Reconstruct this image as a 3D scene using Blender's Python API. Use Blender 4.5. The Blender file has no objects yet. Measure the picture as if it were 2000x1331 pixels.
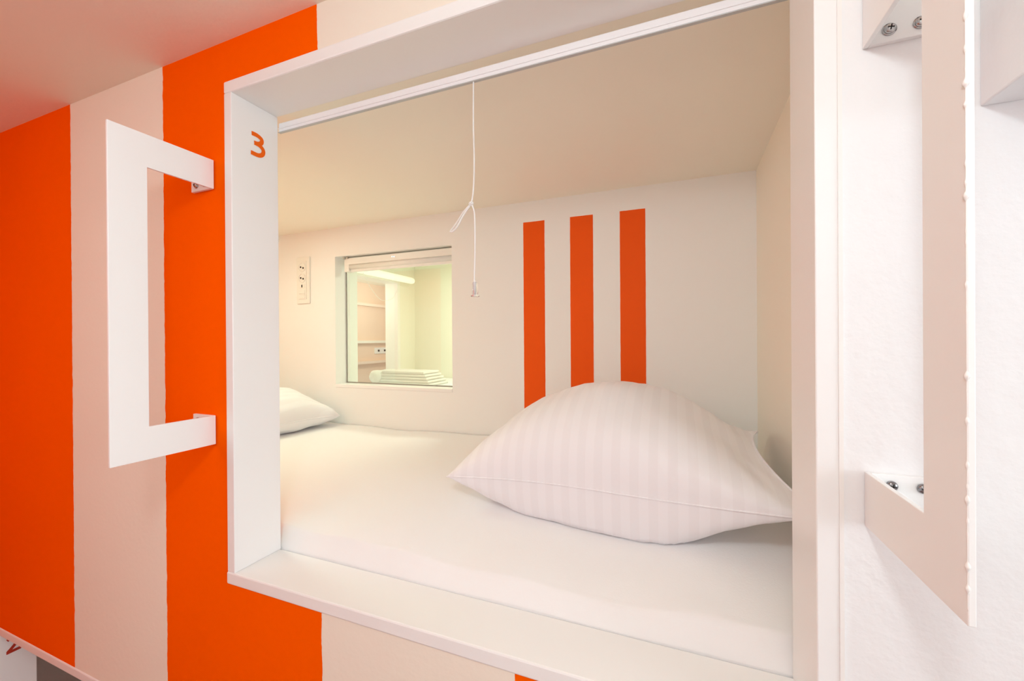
import bpy, bmesh, math, random
from mathutils import Vector, Matrix, noise
random.seed(7)
SC = bpy.context.scene
S = 0.6            # one plan unit (camera to bunk wall) in metres
H = 1.75           # eye height in metres
def V(x, y, z): return Vector((x*S, y*S, z*S + H))

# ------------------------------------------------------------------ camera
yaw, pitch, roll = -0.3771, -0.0021, 0.0065
fwd = Vector((math.sin(yaw), math.cos(yaw), 0)); rgt = Vector((math.cos(yaw), -math.sin(yaw), 0)); upv = Vector((0, 0, 1))
F = fwd*math.cos(pitch) + upv*math.sin(pitch); U = upv*math.cos(pitch) - fwd*math.sin(pitch)
R2 = rgt*math.cos(roll) - U*math.sin(roll); U2 = rgt*math.sin(roll) + U*math.cos(roll)
cd = bpy.data.cameras.new('camera'); cam = bpy.data.objects.new('camera', cd); SC.collection.objects.link(cam)
cd.sensor_width = 36; cd.lens = 36*801.8/2000; cd.clip_start = 0.01; cd.clip_end = 60
M = Matrix((R2, U2, -F)).transposed().to_4x4(); M.translation = V(0, 0, 0); cam.matrix_world = M
SC.camera = cam

# ------------------------------------------------------------------ world, lights, exposure
w = bpy.data.worlds.new('world'); SC.world = w; w.use_nodes = True
w.node_tree.nodes['Background'].inputs[0].default_value = (0.95, 0.97, 1.0, 1)
w.node_tree.nodes['Background'].inputs[1].default_value = 0.6
SC.view_settings.view_transform = 'Standard'; SC.view_settings.look = 'None'
SC.view_settings.gamma = 1; SC.view_settings.exposure = 0.18; SC.view_settings.use_curve_mapping = False
SC.cycles.max_bounces = 14; SC.cycles.diffuse_bounces = 8; SC.cycles.transmission_bounces = 8
SC.cycles.use_denoising = True
SC.cycles.sample_clamp_indirect = 6
def light(name, kind, loc, power, col, size=0.1, rot=None, size_y=None):
    l = bpy.data.lights.new(name, kind); l.energy = power; l.color = col
    if kind == 'AREA':
        l.size = size
        if size_y: l.shape = 'RECTANGLE'; l.size_y = size_y
    else: l.shadow_soft_size = size
    o = bpy.data.objects.new(name, l); o.location = V(*loc); SC.collection.objects.link(o)
    if rot is not None: o.rotation_euler = Vector(rot).to_track_quat('-Z', 'Y').to_euler()
    return o
light('key_light', 'POINT', (-0.10, -0.32, 0.85), 9.8, (0.86, 0.97, 1.0), 0.06)  # key light close above the camera, placed from the handle shadows
light('corridor_end_light', 'AREA', (4.9, -0.3, 0.2), 27, (0.87, 0.94, 1.0), 1.1, (-1, 0.05, 0), 1.1)
light('left_fill_light', 'AREA', (-2.4, -0.75, 1.075), 7.5, (1.0, 0.97, 0.94), 0.9, (0, 0.25, -1), 0.35)  # added fill that brightens the left side; no ceiling panel there
light('bunk_lamp_light', 'AREA', (-2.65, 1.50, 0.875), 3.4, (0.84, 1.0, 0.78), 0.16, (0.02, 0, -1), 0.3)
light('far_bunk_lamp_light', 'AREA', (-1.5, 3.3, 0.885), 3.9, (0.95, 1.0, 0.90), 0.3, (0, 0, -1), 0.2)
light('far_passage_light', 'POINT', (-3.6, 4.9, 0.55), 5.0, (1, 0.95, 0.9), 0.08)
light('far_jamb_fill_light', 'POINT', (-3.5, 3.15, 0.5), 3.0, (1, 0.93, 0.88), 0.08)  # fill added beyond the far doorway to brighten its jamb

# ------------------------------------------------------------------ materials
def mat(name, col, rough=0.5, metal=0.0, bump=0.0, bscale=60, coat=0, vary=0.0, detail=4, trans=0, ior=1.45, spec=0.5, sheen=0):
    m = bpy.data.materials.new(name); m.use_nodes = True; nt = m.node_tree; b = nt.nodes['Principled BSDF']
    b.inputs['Base Color'].default_value = (*col, 1); b.inputs['Roughness'].default_value = rough
    b.inputs['Metallic'].default_value = metal; b.inputs['Coat Weight'].default_value = coat
    b.inputs['Transmission Weight'].default_value = trans; b.inputs['IOR'].default_value = ior
    b.inputs['Specular IOR Level'].default_value = spec; b.inputs['Sheen Weight'].default_value = sheen
    tc = nt.nodes.new('ShaderNodeTexCoord')
    if vary > 0:
        n = nt.nodes.new('ShaderNodeTexNoise'); n.inputs['Scale'].default_value = 3; n.inputs['Detail'].default_value = 5
        nt.links.new(tc.outputs['Object'], n.inputs['Vector'])
        mx = nt.nodes.new('ShaderNodeMix'); mx.data_type = 'RGBA'
        mx.inputs[6].default_value = (*[c*(1-vary) for c in col], 1); mx.inputs[7].default_value = (*[min(1, c*(1+vary)) for c in col], 1)
        nt.links.new(n.outputs['Fac'], mx.inputs[0]); nt.links.new(mx.outputs[2], b.inputs['Base Color'])
    if bump > 0:
        n = nt.nodes.new('ShaderNodeTexNoise'); n.inputs['Scale'].default_value = bscale; n.inputs['Detail'].default_value = detail
        nt.links.new(tc.outputs['Object'], n.inputs['Vector'])
        bp = nt.nodes.new('ShaderNodeBump'); bp.inputs['Strength'].default_value = bump; bp.inputs['Distance'].default_value = 0.002
        nt.links.new(n.outputs['Fac'], bp.inputs['Height']); nt.links.new(bp.outputs['Normal'], b.inputs['Normal'])
    return m
def striped(name, base, stripes, orange, zr=None, wob=0.0018, rough=0.45, bump=0.25, bscale=70):
    """paint with vertical bands: stripes = [(x0,x1)] in plan units, zr = (z0,z1)"""
    m = mat(name, base, rough, bump=bump, bscale=bscale); nt = m.node_tree; b = nt.nodes['Principled BSDF']
    tc = nt.nodes.new('ShaderNodeTexCoord'); sp = nt.nodes.new('ShaderNodeSeparateXYZ'); nt.links.new(tc.outputs['Object'], sp.inputs[0])
    n = nt.nodes.new('ShaderNodeTexNoise'); n.inputs['Scale'].default_value = 35; n.inputs['Detail'].default_value = 3
    nt.links.new(tc.outputs['Object'], n.inputs['Vector'])
    def mth(op, a, c, use=None):
        q = nt.nodes.new('ShaderNodeMath'); q.operation = op
        for i, v in enumerate((a, c)):
            if isinstance(v, (int, float)): q.inputs[i].default_value = v
            else: nt.links.new(v, q.inputs[i])
        return q.outputs[0]
    off = mth('MULTIPLY', mth('SUBTRACT', n.outputs['Fac'], 0.5), wob*4)
    X = mth('ADD', sp.outputs['X'], off); Z = mth('ADD', sp.outputs['Z'], off)
    tot = None
    for a, c in stripes:
        k = mth('MULTIPLY', mth('GREATER_THAN', X, a*S), mth('LESS_THAN', X, c*S))
        tot = k if tot is None else mth('ADD', tot, k)
    if zr: tot = mth('MULTIPLY', tot, mth('MULTIPLY', mth('GREATER_THAN', Z, zr[0]*S+H), mth('LESS_THAN', Z, zr[1]*S+H)))
    n2 = nt.nodes.new('ShaderNodeTexNoise'); n2.inputs['Scale'].default_value = 2.5; nt.links.new(tc.outputs['Object'], n2.inputs['Vector'])
    om = nt.nodes.new('ShaderNodeMix'); om.data_type = 'RGBA'; nt.links.new(n2.outputs['Fac'], om.inputs[0])
    om.inputs[6].default_value = (*[v*0.94 for v in orange], 1); om.inputs[7].default_value = (*[min(1, v*1.04) for v in orange], 1)
    mx = nt.nodes.new('ShaderNodeMix'); mx.data_type = 'RGBA'; nt.links.new(tot, mx.inputs[0])
    mx.inputs[6].default_value = (*base, 1); nt.links.new(om.outputs[2], mx.inputs[7]); nt.links.new(mx.outputs[2], b.inputs['Base Color'])
    return m
ORANGE = (0.95, 0.112, 0.0003)
ORANGE_FAR = (0.95, 0.26, 0.02)
BANDS = [(-4.87, -4.06), (-3.37, -2.5588), (-1.8746, -1.066), (-0.395, 0.300)]
M_front = striped('striped_wall_paint', (0.86, 0.79, 0.69), BANDS, ORANGE, rough=0.6)
M_front.node_tree.nodes['Principled BSDF'].inputs['Specular IOR Level'].default_value = 0.0
M_opp = striped('opposite_wall_paint', (0.86, 0.86, 0.86), [(-5.0, -2.0)], ORANGE_FAR)
M_back = striped('capsule_back_paint', (0.87, 0.875, 0.865), [(-0.907, -0.7635), (-0.599, -0.457), (-0.2985, -0.154)], (0.86, 0.10, 0.002), (-0.9, 0.757), wob=0.0004, bump=0.12, rough=0.6)
M_back.node_tree.nodes['Principled BSDF'].inputs['Specular IOR Level'].default_value = 0.2
M_plaster = mat('textured_white_plaster', (0.83, 0.83, 0.84), 0.55, bump=0.55, bscale=55, detail=6, vary=0.01)
M_cap = mat('capsule_wall_paint', (0.90, 0.86, 0.76), 0.5, bump=0.1, bscale=80, vary=0.01)
M_room_ceil = mat('room_ceiling_paint', (0.87, 0.79, 0.68), 0.5, bump=0.3, bscale=60)
M_lac = mat('white_lacquered_board', (0.87, 0.87, 0.87), 0.32, bump=0.03, bscale=40)
M_lacedge = mat('white_frame_edge_paint', (0.86, 0.84, 0.82), 0.4, bump=0.25, bscale=50)
M_metal = mat('white_powder_coated_steel', (0.86, 0.86, 0.86), 0.35, bump=0.04, bscale=200)
M_rail = mat('gloss_white_aluminium', (0.9, 0.9, 0.92), 0.12, coat=0.5)
M_railg = mat('grey_rail_lip', (0.5, 0.52, 0.52), 0.3)
M_plastic = mat('white_plastic', (0.84, 0.83, 0.79), 0.35)
M_screw = mat('zinc_screw', (0.55, 0.55, 0.55), 0.22, metal=1)
M_screwd = mat('dark_chrome_screw', (0.28, 0.27, 0.28), 0.15, metal=1)
M_dark = mat('dark_recess', (0.02, 0.018, 0.016), 0.6)
M_cord = mat('white_cord', (0.88, 0.87, 0.85), 0.7, bump=0.5, bscale=900)
M_clear = mat('clear_plastic', (0.97, 0.96, 1.0), 0.08, trans=0.85, ior=1.35)
M_number = mat('orange_number_vinyl', (0.85, 0.14, 0.01), 0.6, spec=0.1)
M_numberd = mat('red_number_vinyl', (0.45, 0.03, 0.01), 0.45)
M_sheet = mat('white_cotton_sheet', (0.86, 0.86, 0.87), 0.85, bump=0.12, bscale=350, sheen=0.1)
M_towel = mat('white_terry_towel', (0.84, 0.84, 0.80), 0.95, bump=0.8, bscale=500, sheen=0.2)
M_salmon = mat('salmon_wall_paint', (0.86, 0.67, 0.53), 0.6, vary=0.02)
M_shelf = mat('salmon_shelf_board', (0.87, 0.72, 0.60), 0.5)
M_floor = mat('grey_vinyl_floor', (0.45, 0.41, 0.39), 0.5, bump=0.1, vary=0.05)
# striped satin pillow
M_pil = mat('satin_stripe_cotton', (0.86, 0.85, 0.86), 0.75, sheen=0.1); nt = M_pil.node_tree
tc = nt.nodes.new('ShaderNodeTexCoord'); sp = nt.nodes.new('ShaderNodeSeparateXYZ'); nt.links.new(tc.outputs['Object'], sp.inputs[0])
m1 = nt.nodes.new('ShaderNodeMath'); m1.operation = 'MULTIPLY'; m1.inputs[1].default_value = 2*math.pi/0.0365; nt.links.new(sp.outputs['X'], m1.inputs[0])
m2 = nt.nodes.new('ShaderNodeMath'); m2.operation = 'SINE'; nt.links.new(m1.outputs[0], m2.inputs[0])
m3 = nt.nodes.new('ShaderNodeMath'); m3.operation = 'MULTIPLY_ADD'; m3.inputs[1].default_value = 6; m3.inputs[2].default_value = 0.5; m3.use_clamp = True; nt.links.new(m2.outputs[0], m3.inputs[0])
mx = nt.nodes.new('ShaderNodeMix'); mx.data_type = 'RGBA'; mx.inputs[6].default_value = (0.87, 0.87, 0.91, 1); mx.inputs[7].default_value = (0.85, 0.845, 0.882, 1)
nt.links.new(m3.outputs[0], mx.inputs[0]); nt.links.new(mx.outputs[2], nt.nodes['Principled BSDF'].inputs['Base Color'])
mr = nt.nodes.new('ShaderNodeMapRange'); mr.inputs[3].default_value = 0.45; mr.inputs[4].default_value = 0.9; nt.links.new(m3.outputs[0], mr.inputs[0]); nt.links.new(mr.outputs[0], nt.nodes['Principled BSDF'].inputs['Roughness'])
# glass that lets light through
M_glass = bpy.data.materials.new('window_glass'); M_glass.use_nodes = True; nt = M_glass.node_tree; nt.nodes.clear()
out = nt.nodes.new('ShaderNodeOutputMaterial'); mixs = nt.nodes.new('ShaderNodeMixShader'); tr = nt.nodes.new('ShaderNodeBsdfTransparent'); gl = nt.nodes.new('ShaderNodeBsdfGlossy')
gl.inputs['Roughness'].default_value = 0.02; tr.inputs[0].default_value = (0.95, 0.97, 0.92, 1); mixs.inputs[0].default_value = 0.04
nt.links.new(tr.outputs[0], mixs.inputs[1]); nt.links.new(gl.outputs[0], mixs.inputs[2]); nt.links.new(mixs.outputs[0], out.inputs[0])
def emit(name, col, st):
    m = bpy.data.materials.new(name); m.use_nodes = True; b = m.node_tree.nodes['Principled BSDF']
    b.inputs['Base Color'].default_value = (0.9, 0.9, 0.85, 1); b.inputs['Emission Color'].default_value = (*col, 1); b.inputs['Emission Strength'].default_value = st
    return m
M_tube = emit('lit_lamp_diffuser', (1, 0.97, 0.78), 0.35)
M_globe = emit('lit_globe', (1, 0.98, 0.96), 3.0)

# ------------------------------------------------------------------ helpers (plan units in, metres out)
def obj(name, bm, m, parent=None, smooth=False, loc=None, bevel=0, autos=None):
    """one mesh object; bm holds metres in world space, moved under its parent's origin"""
    org = Vector(loc) if loc is not None else Vector((0, 0, 0))
    if parent is not None: org = WL[parent.name]
    bmesh.ops.recalc_face_normals(bm, faces=bm.faces)
    if org.length: bmesh.ops.translate(bm, verts=bm.verts, vec=-org)
    me = bpy.data.meshes.new(name); bm.to_mesh(me); bm.free(); me.materials.append(m)
    if smooth:
        for p in me.polygons: p.use_smooth = True
    o = bpy.data.objects.new(name, me); SC.collection.objects.link(o)
    if parent is not None: o.parent = parent
    else: o.location = org
    WL[o.name] = org
    if bevel:
        b = o.modifiers.new('bevel', 'BEVEL'); b.width = bevel; b.segments = 2; b.limit_method = 'ANGLE'; b.angle_limit = math.radians(40)
    return o
WL = {}
def thing(name, label, cat, loc, group=None):
    o = bpy.data.objects.new(name, None); SC.collection.objects.link(o); o.location = V(*loc); o.empty_display_size = 0.05
    WL[o.name] = V(*loc); o['label'] = label; o['category'] = cat
    if group: o['group'] = group
    return o
def tag(o, label, cat, group=None):
    o['label'] = label; o['category'] = cat
    if group: o['group'] = group
    return o
def struct(o, label=None):
    o['kind'] = 'structure'
    if label: o['label'] = label
    return o
def box(bm, x0, x1, y0, y1, z0, z1):
    vs = [bm.verts.new(V(x, y, z)) for x in (x0, x1) for y in (y0, y1) for z in (z0, z1)]
    for f in ((0,1,3,2), (4,6,7,5), (0,4,5,1), (2,3,7,6), (0,2,6,4), (1,5,7,3)): bm.faces.new([vs[i] for i in f])
    return bm
def B(*a): return box(bmesh.new(), *a)
def slab(axis, lo, hi, u0, u1, v0, v1, holes=()):
    """a wall normal to axis with rectangular holes, one closed mesh"""
    us = sorted({u0, u1, *[h[0] for h in holes], *[h[1] for h in holes]}); vs = sorted({v0, v1, *[h[2] for h in holes], *[h[3] for h in holes]})
    us = [u for u in us if u0 <= u <= u1]; vs = [v for v in vs if v0 <= v <= v1]
    def keep(i, j):
        if not (0 <= i < len(us)-1 and 0 <= j < len(vs)-1): return False
        a, b = (us[i]+us[i+1])/2, (vs[j]+vs[j+1])/2
        return not any(h[0] < a < h[1] and h[2] < b < h[3] for h in holes)
    def P(u, v, t):
        return V(u, t, v) if axis == 'Y' else (V(t, u, v) if axis == 'X' else V(u, v, t))
    bm = bmesh.new()
    def q(*pts): bm.faces.new([bm.verts.new(p) for p in pts])
    for i in range(len(us)-1):
        for j in range(len(vs)-1):
            if not keep(i, j): continue
            a, b, c, d = us[i], us[i+1], vs[j], vs[j+1]
            for t in (lo, hi): q(P(a,c,t), P(b,c,t), P(b,d,t), P(a,d,t))
            if not keep(i-1, j): q(P(a,c,lo), P(a,d,lo), P(a,d,hi), P(a,c,hi))
            if not keep(i+1, j): q(P(b,c,lo), P(b,d,lo), P(b,d,hi), P(b,c,hi))
            if not keep(i, j-1): q(P(a,c,lo), P(b,c,lo), P(b,c,hi), P(a,c,hi))
            if not keep(i, j+1): q(P(a,d,lo), P(b,d,lo), P(b,d,hi), P(a,d,hi))
    bmesh.ops.remove_doubles(bm, verts=bm.verts, dist=1e-6)
    return bm
def catmull(pts, n=8, closed=False):
    out = []; L = len(pts); pts = [Vector(p) for p in pts]
    rng = range(L if closed else L-1)
    for i in rng:
        g = (lambda k: pts[k % L]) if closed else (lambda k: pts[max(0, min(L-1, k))])
        p0, p1, p2, p3 = g(i-1), g(i), g(i+1), g(i+2)
        for k in range(n):
            t = k/n
            out.append(0.5*((2*p1) + (p2-p0)*t + (2*p0-5*p1+4*p2-p3)*t*t + (3*p1-p0-3*p2+p3)*t**3))
    if not closed: out.append(pts[-1])
    return out
def tube(bm, pts, r, seg=8, closed=False, cap=True):
    """pts in metres; r float or list"""
    n = len(pts); rings = []; up = Vector((0.13, 0.2, 0.97))
    for i, p in enumerate(pts):
        a = pts[(i-1) % n] if (closed or i > 0) else pts[i]; b = pts[(i+1) % n] if (closed or i < n-1) else pts[i]
        t = (b-a).normalized(); s = t.cross(up)
        if s.length < 1e-3: s = t.cross(Vector((1, 0, 0)))
        s.normalize(); up = s.cross(t).normalized()
        rr = r[i] if isinstance(r, (list, tuple)) else r
        rings.append([bm.verts.new(p + (s*math.cos(2*math.pi*k/seg) + up*math.sin(2*math.pi*k/seg))*rr) for k in range(seg)])
    for i in range(n if closed else n-1):
        A, C = rings[i], rings[(i+1) % n]
        for k in range(seg): bm.faces.new([A[k], A[(k+1) % seg], C[(k+1) % seg], C[k]])
    if cap and not closed: bm.faces.new(rings[0]); bm.faces.new(rings[-1])
    return bm
def lathe(bm, c, axis, prof, seg=20):
    """prof: [(radius, distance along axis)] metres about centre c"""
    axis = Vector(axis).normalized(); s = axis.orthogonal().normalized(); t = axis.cross(s); rings = []
    for r, h in prof:
        rings.append([bm.verts.new(c + axis*h + (s*math.cos(2*math.pi*k/seg) + t*math.sin(2*math.pi*k/seg))*max(r, 1e-5)) for k in range(seg)])
    for A, C in zip(rings, rings[1:]):
        for k in range(seg): bm.faces.new([A[k], A[(k+1) % seg], C[(k+1) % seg], C[k]])
    bm.faces.new(rings[0]); bm.faces.new(rings[-1])
    return bm

# ------------------------------------------------------------------ measured plan
XL, XR, ZT, ZB, YJ = -1.474, 0.2656, 0.897, -0.835, 1.188      # opening of bunk 3
OXL, OXR, OZT, OZB = -1.513, 0.306, 0.939, -0.8785
YB, XRI, XLI = 2.5, 0.4065, -3.22                                # capsule inside
FL = -H/S                                                        # floor
CZ = 1.087
LX, LZT, LZB = -3.44, -1.530, -3.262 + 0.36                       # lower bunk
LO = (-3.48, -1.661, -2.0 - 0.9, -1.489)

# ------------------------------------------------------------------ room shell
struct(obj('floor', B(-5.1, 5.2, -1.3, 1.05, FL-0.1, FL), M_floor))
struct(obj('ceiling', B(-5.1, 5.2, -1.3, 1.06, CZ, CZ+0.1), M_room_ceil))
struct(obj('wall_front', slab('Y', 1.004, 1.06, -5.0, 0.3095, FL, CZ, [(OXL, OXR, OZB, OZT), LO]), M_front))
struct(obj('wall_right', slab('Y', 1.002, 1.06, 0.3105, 5.2, FL, CZ), M_plaster))
struct(obj('wall_opposite', slab('Y', -1.3, -1.2, -5.0, 5.2, FL, CZ), M_opp))
struct(obj('wall_left', slab('X', -5.1, -5.0, -1.3, 1.06, FL, CZ), mat('orange_end_wall', ORANGE_FAR, 0.5)))
# boxed bulkhead hanging on the plaster wall
def bulk(): return B(0.5145, 1.3, 0.45, 1.002, 0.415, CZ)
struct(obj('trim_1', bulk(), M_plaster, bevel=0.002), 'white plastered bulkhead in the upper right corner of the room')

# capsule of bunk 3
cs = 0.03
def capceil():
    bm = bmesh.new(); zf, zb = 0.938, 0.888
    p = [(XLI, 1.06, zf), (XRI, 1.06, zf), (XRI, YB+0.02, zb), (XLI, YB+0.02, zb)]
    lo = [bm.verts.new(V(*q)) for q in p]; hi = [bm.verts.new(V(q[0], q[1], 1.02)) for q in p]
    bm.faces.new(lo); bm.faces.new(hi)
    for i in range(4): bm.faces.new([lo[i], lo[(i+1) % 4], hi[(i+1) % 4], hi[i]])
    return bm
struct(obj('ceiling_capsule', capceil(), M_cap))
WIN = (-2.488, -1.437, -0.366, 0.6635)
struct(obj('wall_back', slab('Y', YB, 2.742, -5.0, 0.47, -1.2, 1.02, [WIN]), M_back))
struct(obj('wall_capsule_right', slab('X', XRI, XRI+0.06, 1.06, YB, -1.2, 1.02), M_cap))
struct(obj('wall_capsule_left', slab('X', XLI-0.06, XLI, 1.06, YB, -1.2, 1.02), M_cap))
struct(obj('floor_capsule', B(XLI, XRI, 1.06, YB, -1.28, -1.2), M_cap))

# ------------------------------------------------------------------ opening surrounds
def glyph(pts, width, y0, z0, sc, x, bar=None):
    """flat digit standing on a plane of constant X; u runs along Y"""
    bm = bmesh.new()
    def strip(path, wd):
        n = len(path); L = []; Rr = []
        for i, p in enumerate(path):
            a = path[max(0, i-1)]; b = path[min(n-1, i+1)]; t = (b-a).normalized(); nn = Vector((-t.y, t.x))
            L.append(p+nn*wd/2); Rr.append(p-nn*wd/2)
        for dx in (0.0004/S+0.0003*len(done),):
            l = [bm.verts.new(V(x+dx, y0+q.x*sc, z0+q.y*sc)) for q in L]; r = [bm.verts.new(V(x+dx, y0+q.x*sc, z0+q.y*sc)) for q in Rr]
            for i in range(n-1): bm.faces.new([l[i], l[i+1], r[i+1], r[i]])
        done.append(1)
    done = []
    for path in pts: strip(catmull([Vector(p) for p in path], 6) if len(path) > 2 else [Vector(p) for p in path], width)
    return bm
THREE = [[(0.06, 0.905), (0.30, 0.91), (0.50, 0.83), (0.50, 0.68), (0.36, 0.575), (0.17, 0.55)],
         [(0.17, 0.55), (0.40, 0.53), (0.57, 0.40), (0.55, 0.21), (0.36, 0.09), (0.02, 0.09)]]
TWO = [[(0.04, 0.84), (0.26, 0.93), (0.50, 0.83), (0.50, 0.62), (0.30, 0.36), (0.06, 0.12)], [(0.0, 0.09), (0.62, 0.09)]]
def surround(name, label, xl, xr, zt, zb, oxl, oxr, ozt, ozb, digit, dmat, grp):
    t = thing(name, label, 'bunk frame', (xl, 1.0, ozb), grp)
    obj('top_board', B(oxl, oxr, 1.0, YJ, zt, ozt), M_lac, t, bevel=0.003)
    obj('sill_board', B(oxl-0.002, oxr, 0.999, YJ, ozb, zb), M_lac, t, bevel=0.003)
    a = obj('side_board', B(oxl+0.001, xl, 1.001, YJ, zb, zt), M_lac, t, bevel=0.0015)
    b = obj('side_board', B(xr, oxr-0.001, 1.001, YJ, zb, zt), M_lac, t, bevel=0.0015)
    n = obj('number', glyph(digit, 0.175, 1.0715, zt-0.195, 0.09, xl+0.0004), dmat, t)
    return t
sf = surround('bunk_frame', 'white lacquered board surround of the large open bunk marked with an orange 3', XL, XR, ZT, ZB, OXL, OXR, OZT, OZB, THREE, M_number, None)
lf = surround('bunk_frame', 'white surround of the lower bunk at bottom left, its red number half hidden', LX, LX+1.74, LZT, LO[2]+0.044, LO[0], LO[1], LO[3], LO[2], TWO, M_numberd, None)
# hairline joint in the right trim and paint seam beside the wall
struct(obj('trim_2', B(0.3037, 0.3112, 0.9992, 1.010, OZB, CZ), M_lacedge), 'thin white caulk line between the bunk frame and the plaster wall')

# ------------------------------------------------------------------ lower bunk inside
struct(obj('wall_lower_back', slab('Y', 2.5, 2.6, -5.3, -1.5, FL, -1.25), M_cap))
struct(obj('wall_lower_left', slab('X', -5.3, -5.2, 1.06, 2.5, FL, -1.25), M_cap))
struct(obj('wall_lower_right', slab('X', -1.6, -1.5, 1.06, 2.5, FL, -1.30), M_cap))
struct(obj('ceiling_lower', B(-5.2, -1.6, 1.06, 2.5, -1.40, -1.29), M_cap))

# ------------------------------------------------------------------ bedding
def bed_z(x, y):
    """top of the sheet over bunk 3's mattress"""
    t = max(0.0, min(1.0, (y-1.192)/0.034)); e = min(1, t*1.02)**0.85
    z = -0.832 + (0.068+0.008*math.sin(x*4.1)+0.004*math.sin(x*11))*e
    u = max(0.0, min(1.0, (y-1.222)/0.6)); z += 0.118*(1-(1-u)**1.8)
    z += 0.006*noise.noise(Vector((x*2.2, y*3, 3.1))) * min(1, max(0, (y-1.2)*6))
    return z
def mattress_mesh(x0, x1, y0, y1, zf, z0, ny=70, nx=110):
    bm = bmesh.new(); g = []
    for j in range(ny+1):
        v = (j/ny)**2.0; y = y0+(y1-y0)*v; row = []
        for i in range(nx+1):
            x = x0+(x1-x0)*i/nx; row.append(bm.verts.new(V(x, y, zf(x, y))))
        g.append(row)
    for j in range(ny):
        for i in range(nx): bm.faces.new([g[j][i], g[j][i+1], g[j+1][i+1], g[j+1][i]])
    edge = g[0] + [g[j][nx] for j in range(1, ny+1)] + [g[ny][i] for i in range(nx-1, -1, -1)] + [g[j][0] for j in range(ny-1, 0, -1)]
    low = [bm.verts.new((v.co.x, v.co.y, z0*S+H)) for v in edge]
    for k in range(len(edge)): k2 = (k+1) % len(edge); bm.faces.new([edge[k], edge[k2], low[k2], low[k]])
    bm.faces.new(low)
    return bm
def wr(x, y):
    z = bed_z(x, y)
    # soft folds along the tucked front edge
    z += 0.010*noise.noise(Vector((x*5, y*9, 7.7)))*max(0, 1-abs(y-1.24)/0.12)
    d = max(0, 1-abs(y-1.235)/0.06); z += 0.002*d*math.sin(x*7+1.2*math.sin(x*3))
    return z
mt = obj('mattress', mattress_mesh(XLI+0.01, XRI-0.01, 1.192, YB-0.005, wr, -1.199), M_sheet, smooth=True, loc=V(-1.4, 1.85, -1.199))
tag(mt, 'mattress in a smooth white fitted sheet filling the bunk marked 3', 'mattress')
m2_ = obj('mattress', mattress_mesh(-5.19, -1.61, 1.2, 2.49, lambda x, y: -2.78+0.1*min(1, max(0, (y-1.2)*5)), FL+0.001, 12, 12), M_sheet, smooth=True, loc=V(-3.4, 1.85, FL))
tag(m2_, 'mattress under white sheet down in the lower bunk at the bottom left', 'mattress')

def pillow(name, label, c, a, b, T, rz, tilt_x, tilt_y, bedf, material, k=0.13, pu=0.42, pv=0.42, seedv=0.0, flat=0.62, seam=True, n=56, droop=0.03, pur=0.0, lift=0.0, taper=0.0):
    """stuffed pillow: pinched corners, puffed middle, resting on the bed; plan units"""
    Rm = Matrix.Rotation(rz, 3, 'Z') @ Matrix.Rotation(tilt_x, 3, 'X') @ Matrix.Rotation(tilt_y, 3, 'Y')
    org = V(*c); bm = bmesh.new(); C = Vector(c)
    def pt(u, v, s):
        x = a*u*(1-k*(1-v*v)*abs(u)); y = b*v*(1-k*1.1*(1-u*u)*abs(v))
        if u > 0: x *= (1-taper*(v+1)/2)*(1-taper*0.55*(1-v*v))
        h = T*max(0.0, 1-u*u)**(pu if u < 0 else pu+pur)*max(0.0, 1-v*v)**pv
        if s < 0: h *= flat
        m = min(1, (1-max(abs(u), abs(v)))*6)
        q = Vector((x, y, s*h))
        wrk = noise.noise(Vector((u*2.1+seedv, v*1.9, s*2)))*0.020*m
        edge = noise.noise(Vector((u*9+seedv, v*3, s*5+3)))*0.022*m*(1-m*0.7)
        q.z += (wrk+edge)*s
        q.z += -droop*(u*u*v*v)      # corners droop
        q.z += lift*max(0, u)**2
        q = Rm @ q + C
        if bedf: q.z = max(q.z, bedf(q.x, q.y)+0.004)
        q.x = min(q.x, XRI-0.006) if bedf is bed_z else q.x
        return q
    def co(i):    # denser towards the rim
        t = -1+2*i/n; return math.sin(t*math.pi/2)
    rim = {}
    for s in (1, -1):
        g = []
        for j in range(n+1):
            row = []
            for i in range(n+1):
                e = i in (0, n) or j in (0, n)
                if e and (i, j) in rim: row.append(rim[(i, j)]); continue
                q = pt(co(i), co(j), s); vtx = bm.verts.new(V(*q)); row.append(vtx)
                if e: rim[(i, j)] = vtx
            g.append(row)
        for j in range(n):
            for i in range(n):
                f = [g[j][i], g[j][i+1], g[j+1][i+1], g[j+1][i]]
                if len(set(f)) == 4: bm.faces.new(f if s > 0 else f[::-1])
    order = [(i, 0) for i in range(n)] + [(n, j) for j in range(n)] + [(i, n) for i in range(n, 0, -1)] + [(0, j) for j in range(n, 0, -1)]
    loop = [rim[q].co.copy() for q in order]
    o = obj(name, bm, material, None, True, loc=org)
    tag(o, label, 'pillow')
    if seam:
        sm = bmesh.new(); tube(sm, loop, 0.0020, 6, closed=True)
        obj('seam', sm, material, o, True)
    return o
pillow('pillow', 'big plump white satin-striped pillow in the front right of the bunk', (-0.205, 1.84, -0.50), 0.635, 0.43, 0.31, math.radians(-5.5), math.radians(4), 0, bed_z, M_pil, k=0.05, pu=0.72, pv=0.34, droop=0.035, flat=1.12, pur=0.68, lift=0.065, taper=0.17)
pillow('pillow', 'flatter white pillow at the far left end of the bunk beyond the numbered board', (-2.80, 2.08, -0.54), 0.40, 0.37, 0.20, math.radians(-3), 0, math.radians(2), bed_z, M_pil, k=0.05, pu=0.36, pv=0.42, seedv=4.0, droop=0.02)

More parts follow.
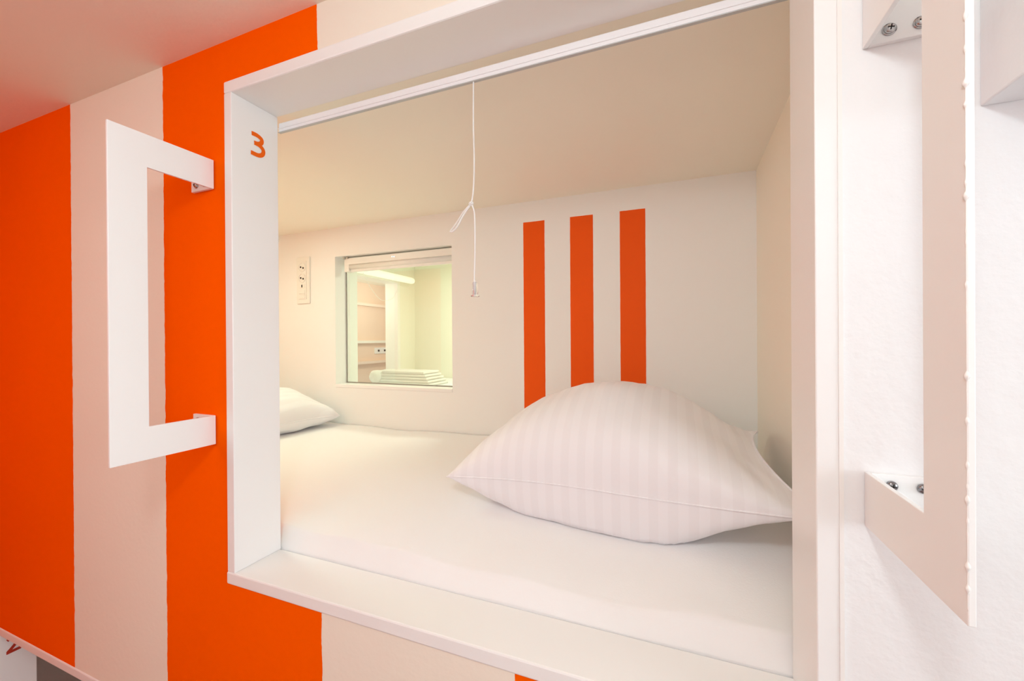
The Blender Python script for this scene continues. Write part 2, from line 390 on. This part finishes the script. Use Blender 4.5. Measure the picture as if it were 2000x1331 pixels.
# ------------------------------------------------------------------ roller shade rail of the opening with its pull cord
rb = thing('opening_shade_rail', 'long glossy white shade rail under the bunk frame top with a knotted pull cord', 'blind', (-0.6, YJ+0.02, 0.838))
bm = B(XL+0.001, XR-0.0005, YJ+0.002, YJ+0.010, 0.8385, 0.874); obj('rail', bm, M_rail, rb, bevel=0.002)
bm = B(XL+0.001, XR-0.0005, YJ+0.0005, YJ+0.011, 0.8355, 0.8385); obj('rail_lip', bm, M_railg, rb)
bm = B(XL+0.001, XR-0.0005, YJ-0.0005, YJ+0.006, 0.8500, 0.8530); obj('rail_groove', bm, M_rail, rb, bevel=0.0008)
yc = YJ+0.006
def cp(px, py):        # measured cord points on the plane of the rail
    return V(*{(924,157): (-0.5996,yc,0.8374)}.get((px,py), (0,0,0)))
def pl(pts): return [V(x, yc+dy, z) for x, dy, z in pts]
K = (-0.6120, 0, 0.4430)
bm = bmesh.new()
tube(bm, catmull(pl([(-0.6010, 0, 0.842), (-0.6025, 0, 0.70), (-0.6005, 0, 0.58), (-0.6040, 0, 0.49), K]), 8), 0.0016, 8)
obj('cord', bm, M_cord, rb, True)
bm = bmesh.new()
tube(bm, catmull(pl([K, (-0.640, 0, 0.420), (-0.668, 0.003, 0.388), (-0.689, 0.004, 0.367), (-0.692, 0.002, 0.360), (-0.680, -0.003, 0.359), (-0.662, -0.004, 0.374), (-0.640, -0.003, 0.408), (-0.618, 0, 0.436)]), 8), 0.0016, 8)
tube(bm, catmull(pl([K, (-0.606, 0, 0.430), (-0.6005, 0, 0.40), (-0.6000, 0, 0.30), (-0.6030, 0, 0.20), (-0.6030, 0, 0.160)]), 8), 0.0016, 8)
obj('cord_tail', bm, M_cord, rb, True)
bm = bmesh.new()
for k in range(3):
    ang = k*1.1; c0 = V(K[0], yc, K[2]); pts = []
    for q in range(16):
        t = 2*math.pi*q/16; v = Vector((math.cos(t)*0.0036, math.sin(t)*0.0032, math.sin(t*2+k)*0.0018)); v.rotate(Matrix.Rotation(ang, 3, 'X')); pts.append(c0+v)
    tube(bm, pts, 0.0015, 6, closed=True)
obj('knot', bm, M_cord, rb, True)
wc = V(-0.6005, yc, 0.140)
bm = lathe(bmesh.new(), wc, (0, 0, 1), [(0.0082, 0), (0.0085, 0.002), (0.0056, 0.004), (0.0050, 0.022), (0.0055, 0.0255), (0.0045, 0.0275), (0.0018, 0.029)], 20)
obj('cord_weight', bm, M_clear, rb, True)
bm = lathe(bmesh.new(), wc, (0, 0, 1), [(0.0016, 0.003), (0.0016, 0.031)], 8); obj('cord_end', bm, M_cord, rb, True)

# ------------------------------------------------------------------ grab handles
def screw(c, n, parent, m, washer=True, r=0.0055):
    s = Vector(n).normalized(); u = s.orthogonal().normalized(); v = s.cross(u)
    bm = bmesh.new()
    if washer: lathe(bm, c, s, [(r*1.25, 0), (r*1.25, 0.0012), (r*0.5, 0.0013)], 20)
    lathe(bm, c, s, [(r, 0.001), (r, 0.002), (r*0.93, 0.0035), (r*0.7, 0.0048), (r*0.35, 0.0055), (0.0001, 0.0057)], 24)
    o = obj('screw', bm, m, parent, True)
    bm = bmesh.new()
    for k in (0.6, 0.6+math.pi/2):
        d = u*math.cos(k)+v*math.sin(k); e = s.cross(d)
        q = [c + d*r*0.55*i + e*r*0.11*j + s*h for h in (0.0046, 0.00595) for i in (-1, 1) for j in (-1, 1)]
        vs = [bm.verts.new(p) for p in q]
        for f in ((0,1,3,2), (4,6,7,5), (0,4,5,1), (2,3,7,6), (0,2,6,4), (1,5,7,3)): bm.faces.new([vs[i] for i in f])
    obj('screw_slot', bm, M_dark, o)
def handle(label, x, sgn, zt, zb, m_screw_low, ragged):
    """flat steel U plate of constant X with two tabs screwed to the wall; sgn: side on which the tabs and the thickness lie"""
    t = thing('grab_handle', label, 'handle', (x, 1.0, zb), None)
    th = 0.0085; yo, yi, ah = 0.695, 0.795, 0.1055
    pts = [(1.0, zt), (yo, zt), (yo, zb), (1.0, zb), (1.0, zb+ah), (yi, zb+ah), (yi, zt-ah), (1.0, zt-ah)]
    bm = bmesh.new(); A = [bm.verts.new(V(x, y, z)) for y, z in pts]; C = [bm.verts.new(V(x+sgn*th, y, z)) for y, z in pts]
    for i in range(8): j = (i+1) % 8; bm.faces.new([A[i], A[j], C[j], C[i]])
    for W in (A, C):
        bm.faces.new([W[0], W[1], W[6], W[7]]); bm.faces.new([W[1], W[2], W[5], W[6]]); bm.faces.new([W[2], W[3], W[4], W[5]])
    obj('plate', bm, M_metal, t, bevel=0.0008)
    for z0 in (zb, zt-ah):
        x1 = x+sgn*0.115; zz = z0
        bm = B(min(x+sgn*th, x1), max(x+sgn*th, x1), 1.0-th, 1.0025, zz, zz+ah)
        tb = obj('mounting_tab', bm, M_metal, t, bevel=0.0008)
        for fx in (0.038, 0.084):
            for fz in (0.022, ah-0.020):
                mm = m_screw_low if z0 == zb else M_screw
                screw(V(x+sgn*fx, 1.0-th, zz+fz), (0, -1, 0), tb, mm, washer=(z0 != zb))
    if ragged:
        bm = bmesh.new(); n = 420; pp = []; rr = []
        for i in range(n+1):
            z = zb+0.02+(zt-zb-0.02)*i/n
            k = noise.noise(Vector((0, 0, z*70))); k2 = noise.noise(Vector((5, 0, z*6)))
            pp.append(V(x+0.0002, yo+0.001, z)); rr.append(max(0.0002, 0.0011*(0.35+3.2*max(0, k-0.05)*(1 if k2 > -0.3 else 0.4))))
        tube(bm, pp, rr, 6); obj('paint_drips', bm, M_lacedge, t, True)
    return t
handle('white steel grab handle on the orange striped wall left of the bunk', -1.568, -1, 0.6655, -0.3765, M_screw, False)
handle('white steel grab handle on the plain plaster wall right of the bunk', 0.344, 1, 0.6680, -0.3680, M_screwd, True)

# ------------------------------------------------------------------ window between the bunks
wx0, wx1, wz0, wz1 = WIN
GY = 2.625
wf = bmesh.new(); e = 0.012
wf = slab('Y', GY-0.010, GY+0.010, wx0+0.001, wx1-0.001, wz0+0.001, wz1-0.001, [(wx0+e, wx1-e, wz0+0.010, wz1-e)])
win = struct(obj('window_1', wf, M_lac), 'small square window in the back wall of the bunk')
obj('glass', B(wx0+e, wx1-e, GY-0.003, GY+0.003, wz0+0.010, wz1-e), M_glass, win)
obj('sill', B(wx0+0.001, wx1-0.001, YB-0.003, GY-0.010, wz0+0.0005, wz0+0.024), M_lac, win, bevel=0.001)
obj('glazing_seal', slab('Y', GY-0.0125, GY-0.009, wx0+0.004, wx1-0.004, wz0+0.024, wz1-0.004, [(wx0+0.012, wx1-0.012, wz0+0.033, wz1-0.012)]), mat('grey_seal', (0.32, 0.30, 0.26), 0.6), win)
bl = thing('window_blind', 'white rolled-up blind cassette across the top of the back wall window', 'blind', ((wx0+wx1)/2, 2.56, 0.62))
obj('cassette', B(wx0+0.07, wx1-0.004, 2.535, 2.600, 0.600, 0.652), M_plastic, bl, bevel=0.003)
bm = bmesh.new(); tube(bm, [V(wx0+0.09, 2.565, 0.585), V(wx1-0.006, 2.565, 0.585)], 0.022*S, 20); obj('roller', bm, M_plastic, bl, True)
obj('bottom_bar', B(wx0+0.09, wx1-0.006, 2.560, 2.575, 0.545, 0.568), M_plastic, bl, bevel=0.001)
obj('end_bracket', B(wx0+0.055, wx0+0.10, 2.54, 2.605, 0.545, 0.645), M_plastic, bl, bevel=0.002)
for fx in (0.085, 0.115): obj('bracket_clip', B(wx0+fx-0.03, wx0+fx-0.01, 2.525, 2.545, 0.645, 0.656), M_screw, bl)
for fx in (0.0, 0.018):
    bm = lathe(bmesh.new(), V(-1.965+fx, 2.5345, 0.628), (0, -1, 0), [(0.003, 0), (0.003, 0.0012)], 12); obj('fixing_screw', bm, M_screw, bl)
bm = bmesh.new(); tube(bm, catmull([V(wx0+0.05, 2.60, 0.62), V(wx0+0.045, 2.602, 0.3), V(wx0+0.05, 2.602, -0.05), V(wx0+0.04, 2.60, -0.30)], 8), 0.0012, 6); obj('pull_chain', bm, M_plastic, bl, True)

# ------------------------------------------------------------------ socket strip on the back wall
sk = thing('socket_strip', 'white vertical socket and switch strip left of the window', 'socket', (-2.815, YB, 0.5))
obj('cover_plate', B(-2.885, -2.745, YB-0.014, YB+0.002, 0.305, 0.685), M_plastic, sk, bevel=0.003)
obj('inner_frame', B(-2.860, -2.775, YB-0.019, YB-0.013, 0.340, 0.650), M_plastic, sk, bevel=0.001)
for z in (0.600, 0.512):
    bm = lathe(bmesh.new(), V(-2.8175, YB-0.019, z), (0, -1, 0), [(0.0225, 0), (0.0225, 0.003), (0.0195, 0.003), (0.0185, 0.0005), (0.0001, 0.0005)], 28)
    so = obj('socket', bm, M_plastic, sk, False)
    bm = bmesh.new()
    for dx in (-0.013, 0.013): lathe(bm, V(-2.8175+dx, YB-0.0200, z-0.002-dx*0.3), (0, -1, 0), [(0.0045, 0), (0.0045, 0.0012)], 12)
    obj('pin_hole', bm, M_dark, so)
ol = obj('data_outlet', B(-2.850, -2.785, YB-0.022, YB-0.018, 0.432, 0.465), M_plastic, sk, bevel=0.001)
obj('port', B(-2.822, -2.812, YB-0.0235, YB-0.0215, 0.436, 0.458), M_dark, ol)
for z in (0.398, 0.362): obj('rocker_switch', B(-2.850, -2.785, YB-0.023, YB-0.018, z-0.014, z+0.014), M_plastic, sk, bevel=0.001)

# bunk lamp, its rounded end peeping out at the left
lp = thing('tube_lamp', 'white tube lamp high on the bunk back wall, only its round end showing', 'lamp', (-3.10, 2.44, 0.83))
bm = bmesh.new(); lathe(bm, V(-3.205, 2.44, 0.845), (1, 0, 0), [(0.012, 0), (0.019, 0.003), (0.019, 0.062), (0.016, 0.070), (0.008, 0.075), (0.0001, 0.076)], 20)
obj('diffuser', bm, M_tube, lp, True)
obj('lamp_bracket', B(-3.19, -3.10, 2.455, 2.502, 0.835, 0.86), M_plastic, lp, bevel=0.001)

# ------------------------------------------------------------------ the bunk seen through the window
EX, FY = -2.79, 4.0
M_y = mat('far_bunk_paint', (0.86, 0.85, 0.74), 0.55, bump=0.08, vary=0.01)
M_yj = mat('far_bunk_frame_paint', (0.88, 0.88, 0.84), 0.4)
struct(obj('wall_far_bunk', slab('Y', FY, FY+0.08, EX-0.2, -0.4, -1.2, 1.02), M_y))
struct(obj('wall_far_end', slab('X', EX-0.02, EX, 2.742, FY, -1.2, 1.02, [(2.79, 3.69, -0.47, 0.63)]), M_y))
struct(obj('wall_far_side', slab('X', -0.48, -0.4, 2.742, FY, -1.2, 1.02), M_y))
struct(obj('ceiling_far_bunk', B(-4.6, -0.4, 2.742, 6.3, 0.90, 0.98), M_y))
ff = thing('far_bunk_frame', 'white frame of the doorway seen through the bunk window', 'bunk frame', (EX-0.1, 3.2, -0.5))
obj('side_board', B(EX-0.16, EX+0.004, 3.68, 3.72, -0.50, 0.66), M_yj, ff)
obj('side_board', B(EX-0.16, EX+0.004, 2.76, 2.80, -0.50, 0.66), M_yj, ff)
obj('top_board', B(EX-0.16, EX+0.004, 2.80, 3.68, 0.62, 0.66), M_yj, ff)
obj('sill_board', B(EX-0.16, EX+0.004, 2.80, 3.68, -0.50, -0.46), M_yj, ff)
struct(obj('wall_far_corridor', slab('X', -4.6, -4.5, 2.742, 6.3, FL, 1.02), M_salmon))
struct(obj('wall_far_corridor_end', slab('Y', 6.2, 6.3, -4.5, -2.9, FL, 1.02), M_salmon))
for z, lab in ((0.56, 'salmon ledge on the wall past the far doorway, nearest its top'), (-0.02, 'pale shelf board on the salmon wall past the far doorway'), (-0.34, 'salmon ledge low on the wall past the far doorway')):
    tag(obj('wall_ledge', B(-4.5, -4.43, 4.2, 6.15, z-0.02, z+0.02), M_shelf if z != -0.02 else M_y, loc=V(-4.45, 5.2, z)), lab, 'shelf')
s2 = thing('wall_socket', 'small double socket on the salmon wall seen through the window', 'socket', (-4.5, 5.5, -0.165))
obj('cover_plate', B(-4.502, -4.485, 5.33, 5.67, -0.215, -0.115), M_plastic, s2, bevel=0.002)
for y in (5.42, 5.57): obj('socket_hole', B(-4.487, -4.482, y-0.02, y+0.02, -0.18, -0.15), M_dark, s2)
fb = obj('mattress', B(EX+0.005, -0.49, 2.745, FY-0.005, -0.75, -0.42), M_sheet, loc=V(-1.7, 3.4, -0.75), bevel=0.02)
tag(fb, 'mattress under white sheet in the neighbouring bunk behind the window', 'mattress')
struct(obj('floor_far_bunk', B(EX, -0.4, 2.742, FY, -0.83, -0.75), M_y))
lp2 = thing('tube_lamp', 'white tube lamp beyond the window, near the ceiling of the neighbouring bunk', 'lamp', (EX+0.09, 3.4, 0.62))
bm = lathe(bmesh.new(), V(EX+0.10, 2.9, 0.655), (0, 1, 0), [(0.012, 0), (0.021, 0.004), (0.021, 0.54), (0.017, 0.553), (0.009, 0.558), (0.0001, 0.559)], 20)
obj('diffuser', bm, M_tube, lp2, True)
obj('lamp_bracket', B(EX, EX+0.09, 3.55, 3.60, 0.67, 0.70), M_plastic, lp2)
bm = bmesh.new(); tube(bm, catmull([V(EX+0.12, 3.02, 0.63), V(EX+0.12, 3.12, 0.50), V(EX+0.10, 3.30, 0.40), V(EX+0.08, 3.50, 0.44), V(EX+0.05, 3.62, 0.56)], 8), 0.0012, 6); obj('cable', bm, M_plastic, lp2, True)
# folded towel
def towel():
    t = bmesh.new(); n = 5
    for k in range(n):          # folded layers with a rounded fold at the left end
        z0 = -0.419+k*0.026; x0 = -2.66+0.012*k; x1 = -2.06-0.02*k; y0 = 3.17+0.006*k; y1 = 3.50-0.01*k
        prof = []
        for q in range(9):
            a = math.pi/2+math.pi*q/8; prof.append((x0+0.0125+0.0125*math.cos(a), z0+0.0125+0.0125*math.sin(a)))
        prof += [(x1, z0+0.001), (x1+0.004, z0+0.012), (x1, z0+0.024)]
        r0 = [t.verts.new(V(x, y0+0.01*noise.noise(Vector((x*5, k, 0))), z)) for x, z in prof]; r1 = [t.verts.new(V(x, y1, z)) for x, z in prof]
        for i in range(len(prof)): j = (i+1) % len(prof); t.faces.new([r0[i], r0[j], r1[j], r1[i]])
        t.faces.new(r0); t.faces.new(r1)
    return t
tw = obj('folded_towel', towel(), M_towel, None, False, loc=V(-2.3, 3.3, -0.419), bevel=0.002)
tag(tw, 'folded white towel lying on the bed behind the window', 'towel')
bm = bmesh.new(); pts = [V(-2.67, 3.14+0.34*i/12, -0.352+0.003*math.sin(i)) for i in range(13)]; tube(bm, pts, [0.026]+[0.039]*11+[0.028], 16)
obj('rolled_fold', bm, M_towel, tw, True)

# ------------------------------------------------------------------ lamp fitting added over the camera to go with the key light (out of frame)
lm = thing('key_light_fitting', 'unseen white lamp fitting added above the camera for the key light', 'lamp', (-0.10, -0.32, CZ))
bm = lathe(bmesh.new(), V(-0.10, -0.32, CZ), (0, 0, -1), [(0.05, 0), (0.05, 0.018), (0.006, 0.024), (0.004, 0.10), (0.018, 0.105), (0.018, 0.118)], 24); obj('base', bm, M_plastic, lm, True)
